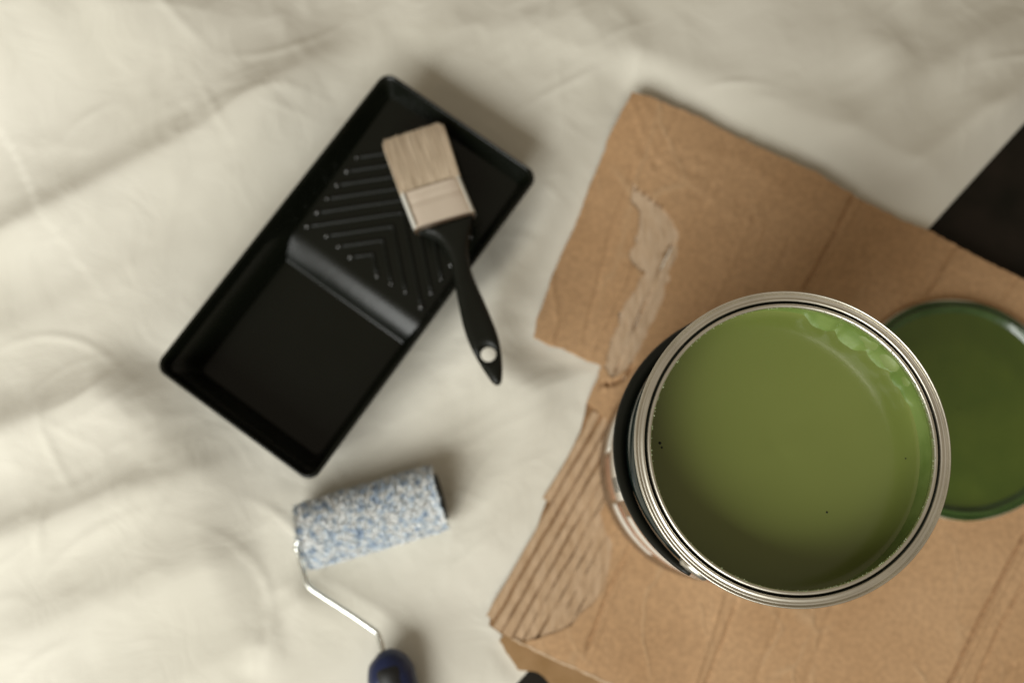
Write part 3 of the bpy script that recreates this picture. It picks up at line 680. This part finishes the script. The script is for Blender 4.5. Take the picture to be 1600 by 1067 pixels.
# fleece
m = bpy.data.materials.new('fleece'); m.use_nodes = True; N = m.node_tree.nodes; L = m.node_tree.links; b = N['Principled BSDF']; b.inputs['Roughness'].default_value = .9
tc = N.new('ShaderNodeTexCoord'); nz = N.new('ShaderNodeTexNoise'); nz.inputs['Scale'].default_value = 185; nz.inputs['Detail'].default_value = 2.0; L.new(tc.outputs['Object'], nz.inputs['Vector'])
r = N.new('ShaderNodeValToRGB'); e = r.color_ramp.elements; e[0].position = .30; e[0].color = (.30, .40, .55, 1); e[1].position = .60; e[1].color = (.84, .85, .84, 1)
e2 = e.new(.40); e2.color = (.52, .62, .73, 1); e3 = e.new(.46); e3.color = (.70, .76, .80, 1)
L.new(nz.outputs[0], r.inputs[0]); L.new(r.outputs[0], b.inputs['Base Color']); M['fleece'] = m
nu, nv_ = 90, 120; v = []
for i in range(nu):
    k = i / (nu - 1)
    for j in range(nv_):
        a = 2 * math.pi * j / nv_; er = min(k, 1 - k) * RLn; rr_ = RR - .0030 + .0015 * math.sqrt(min(1, er / .004)) + .0010 * float(vn(np.array([k * 34.]), np.array([math.cos(a) * 6 + 20]))[0]) + .0007 * random.random()
        v.append(A0 + axv * (k * RLn) + sx * (rr_ * math.cos(a)) + uz * (rr_ * math.sin(a)))
cov = mesh('roller_cover', v, grid_faces(nu, nv_, True) + [tuple(range(nv_)), tuple(range((nu - 1) * nv_, nu * nv_))[::-1]], M['fleece'], RO)
hv_, hf_ = [], []
for i in range(24000):
    k = random.random(); a = random.uniform(-.6, math.pi + .6) if random.random() < .85 else random.uniform(0, 2 * math.pi)
    n_ = sx * math.cos(a) + uz * math.sin(a); tg = (axv * random.gauss(0, 1) + n_.cross(axv) * random.gauss(0, 1)).normalized()
    if k < .02: tg = -axv
    if k > .98: tg = axv
    base = A0 + axv * (k * RLn) + n_ * (RR - .0026); ln = random.uniform(.0024, .0046) if i % 6 else random.uniform(.0045, .0062); wd = random.uniform(.00022, .00045)
    sd = n_.cross(tg).normalized() * wd
    p1 = base + n_ * (ln * .6) + tg * (ln * .25); p2 = base + n_ * (ln * .8) + tg * (ln * .75)
    o_ = len(hv_); hv_ += [base - sd, base + sd, p1 - sd, p1 + sd, p2]; hf_ += [(o_, o_ + 1, o_ + 3, o_ + 2), (o_ + 2, o_ + 3, o_ + 4)]
o = mesh('fleece_pile', hv_, hf_, M['fleece'], cov); o['kind'] = 'stuff'
cyl('end_cap', A1 - axv * .001, A1 + axv * .0035, .0165, M['black'])
cyl('end_cap', A0 - axv * .0025, A0 + axv * .001, .0150, M['black'])
# cage wire: out of the left end, down, along, and into the handle
wz = [(487, 836, .0235), (470, 842, .0235), (464, 851, .0215), (468, 868, .0205), (474, 893, .0200), (482, 914, .0200), (500, 928, .0205), (545, 957, .022), (580, 981, .0235), (590, 990, .024), (596, 1008, .0245), (600, 1032, .025)]
tube('wire', cr([at(*a) for a in wz], 8), .0021, M['wire'], RO, 14)
c = at(464, 856, .022); v = []
for i in range(9):
    for j in range(12):
        ph = math.pi * i / 8; t = 2 * math.pi * j / 12; v.append(c + Vector((math.sin(ph) * math.cos(t), math.sin(ph) * math.sin(t), math.cos(ph))) * .0026)
mesh('wire_end', v, grid_faces(9, 12, True), M['wire'], RO)
hp = [at(600, 1016, .025), at(603, 1024, .025), at(606, 1034, .0245), at(611, 1052, .0235), at(619, 1085, .022), at(628, 1130, .021), at(640, 1190, .020), at(655, 1260, .020)]
hr_ = [(.0045, .0045), (.010, .0095), (.0140, .012), (.0168, .0145), (.0165, .0145), (.0135, .0125), (.012, .012), (.011, .011)]
hp2 = cr(hp, 4); hr2 = []
for i in range(len(hp2)):
    k = i / 4; j = min(int(k), 6); t = k - j; hr2.append(tuple(hr_[j][q_] * (1 - t) + hr_[j + 1][q_] * t for q_ in (0, 1)))
tube('handle', hp2, hr2, M['navy'], RO, 28)
gp = [p_ + Vector((.0, 0, .0034)) for p_ in hp2[8:]]
tube('handle_grip', gp, [(a * .70, c * .86 * (.70 if i == 0 else .92 if i < 2 else 1)) for i, (a, c) in enumerate(hr2[8:])], M['rubber'], RO, 24)
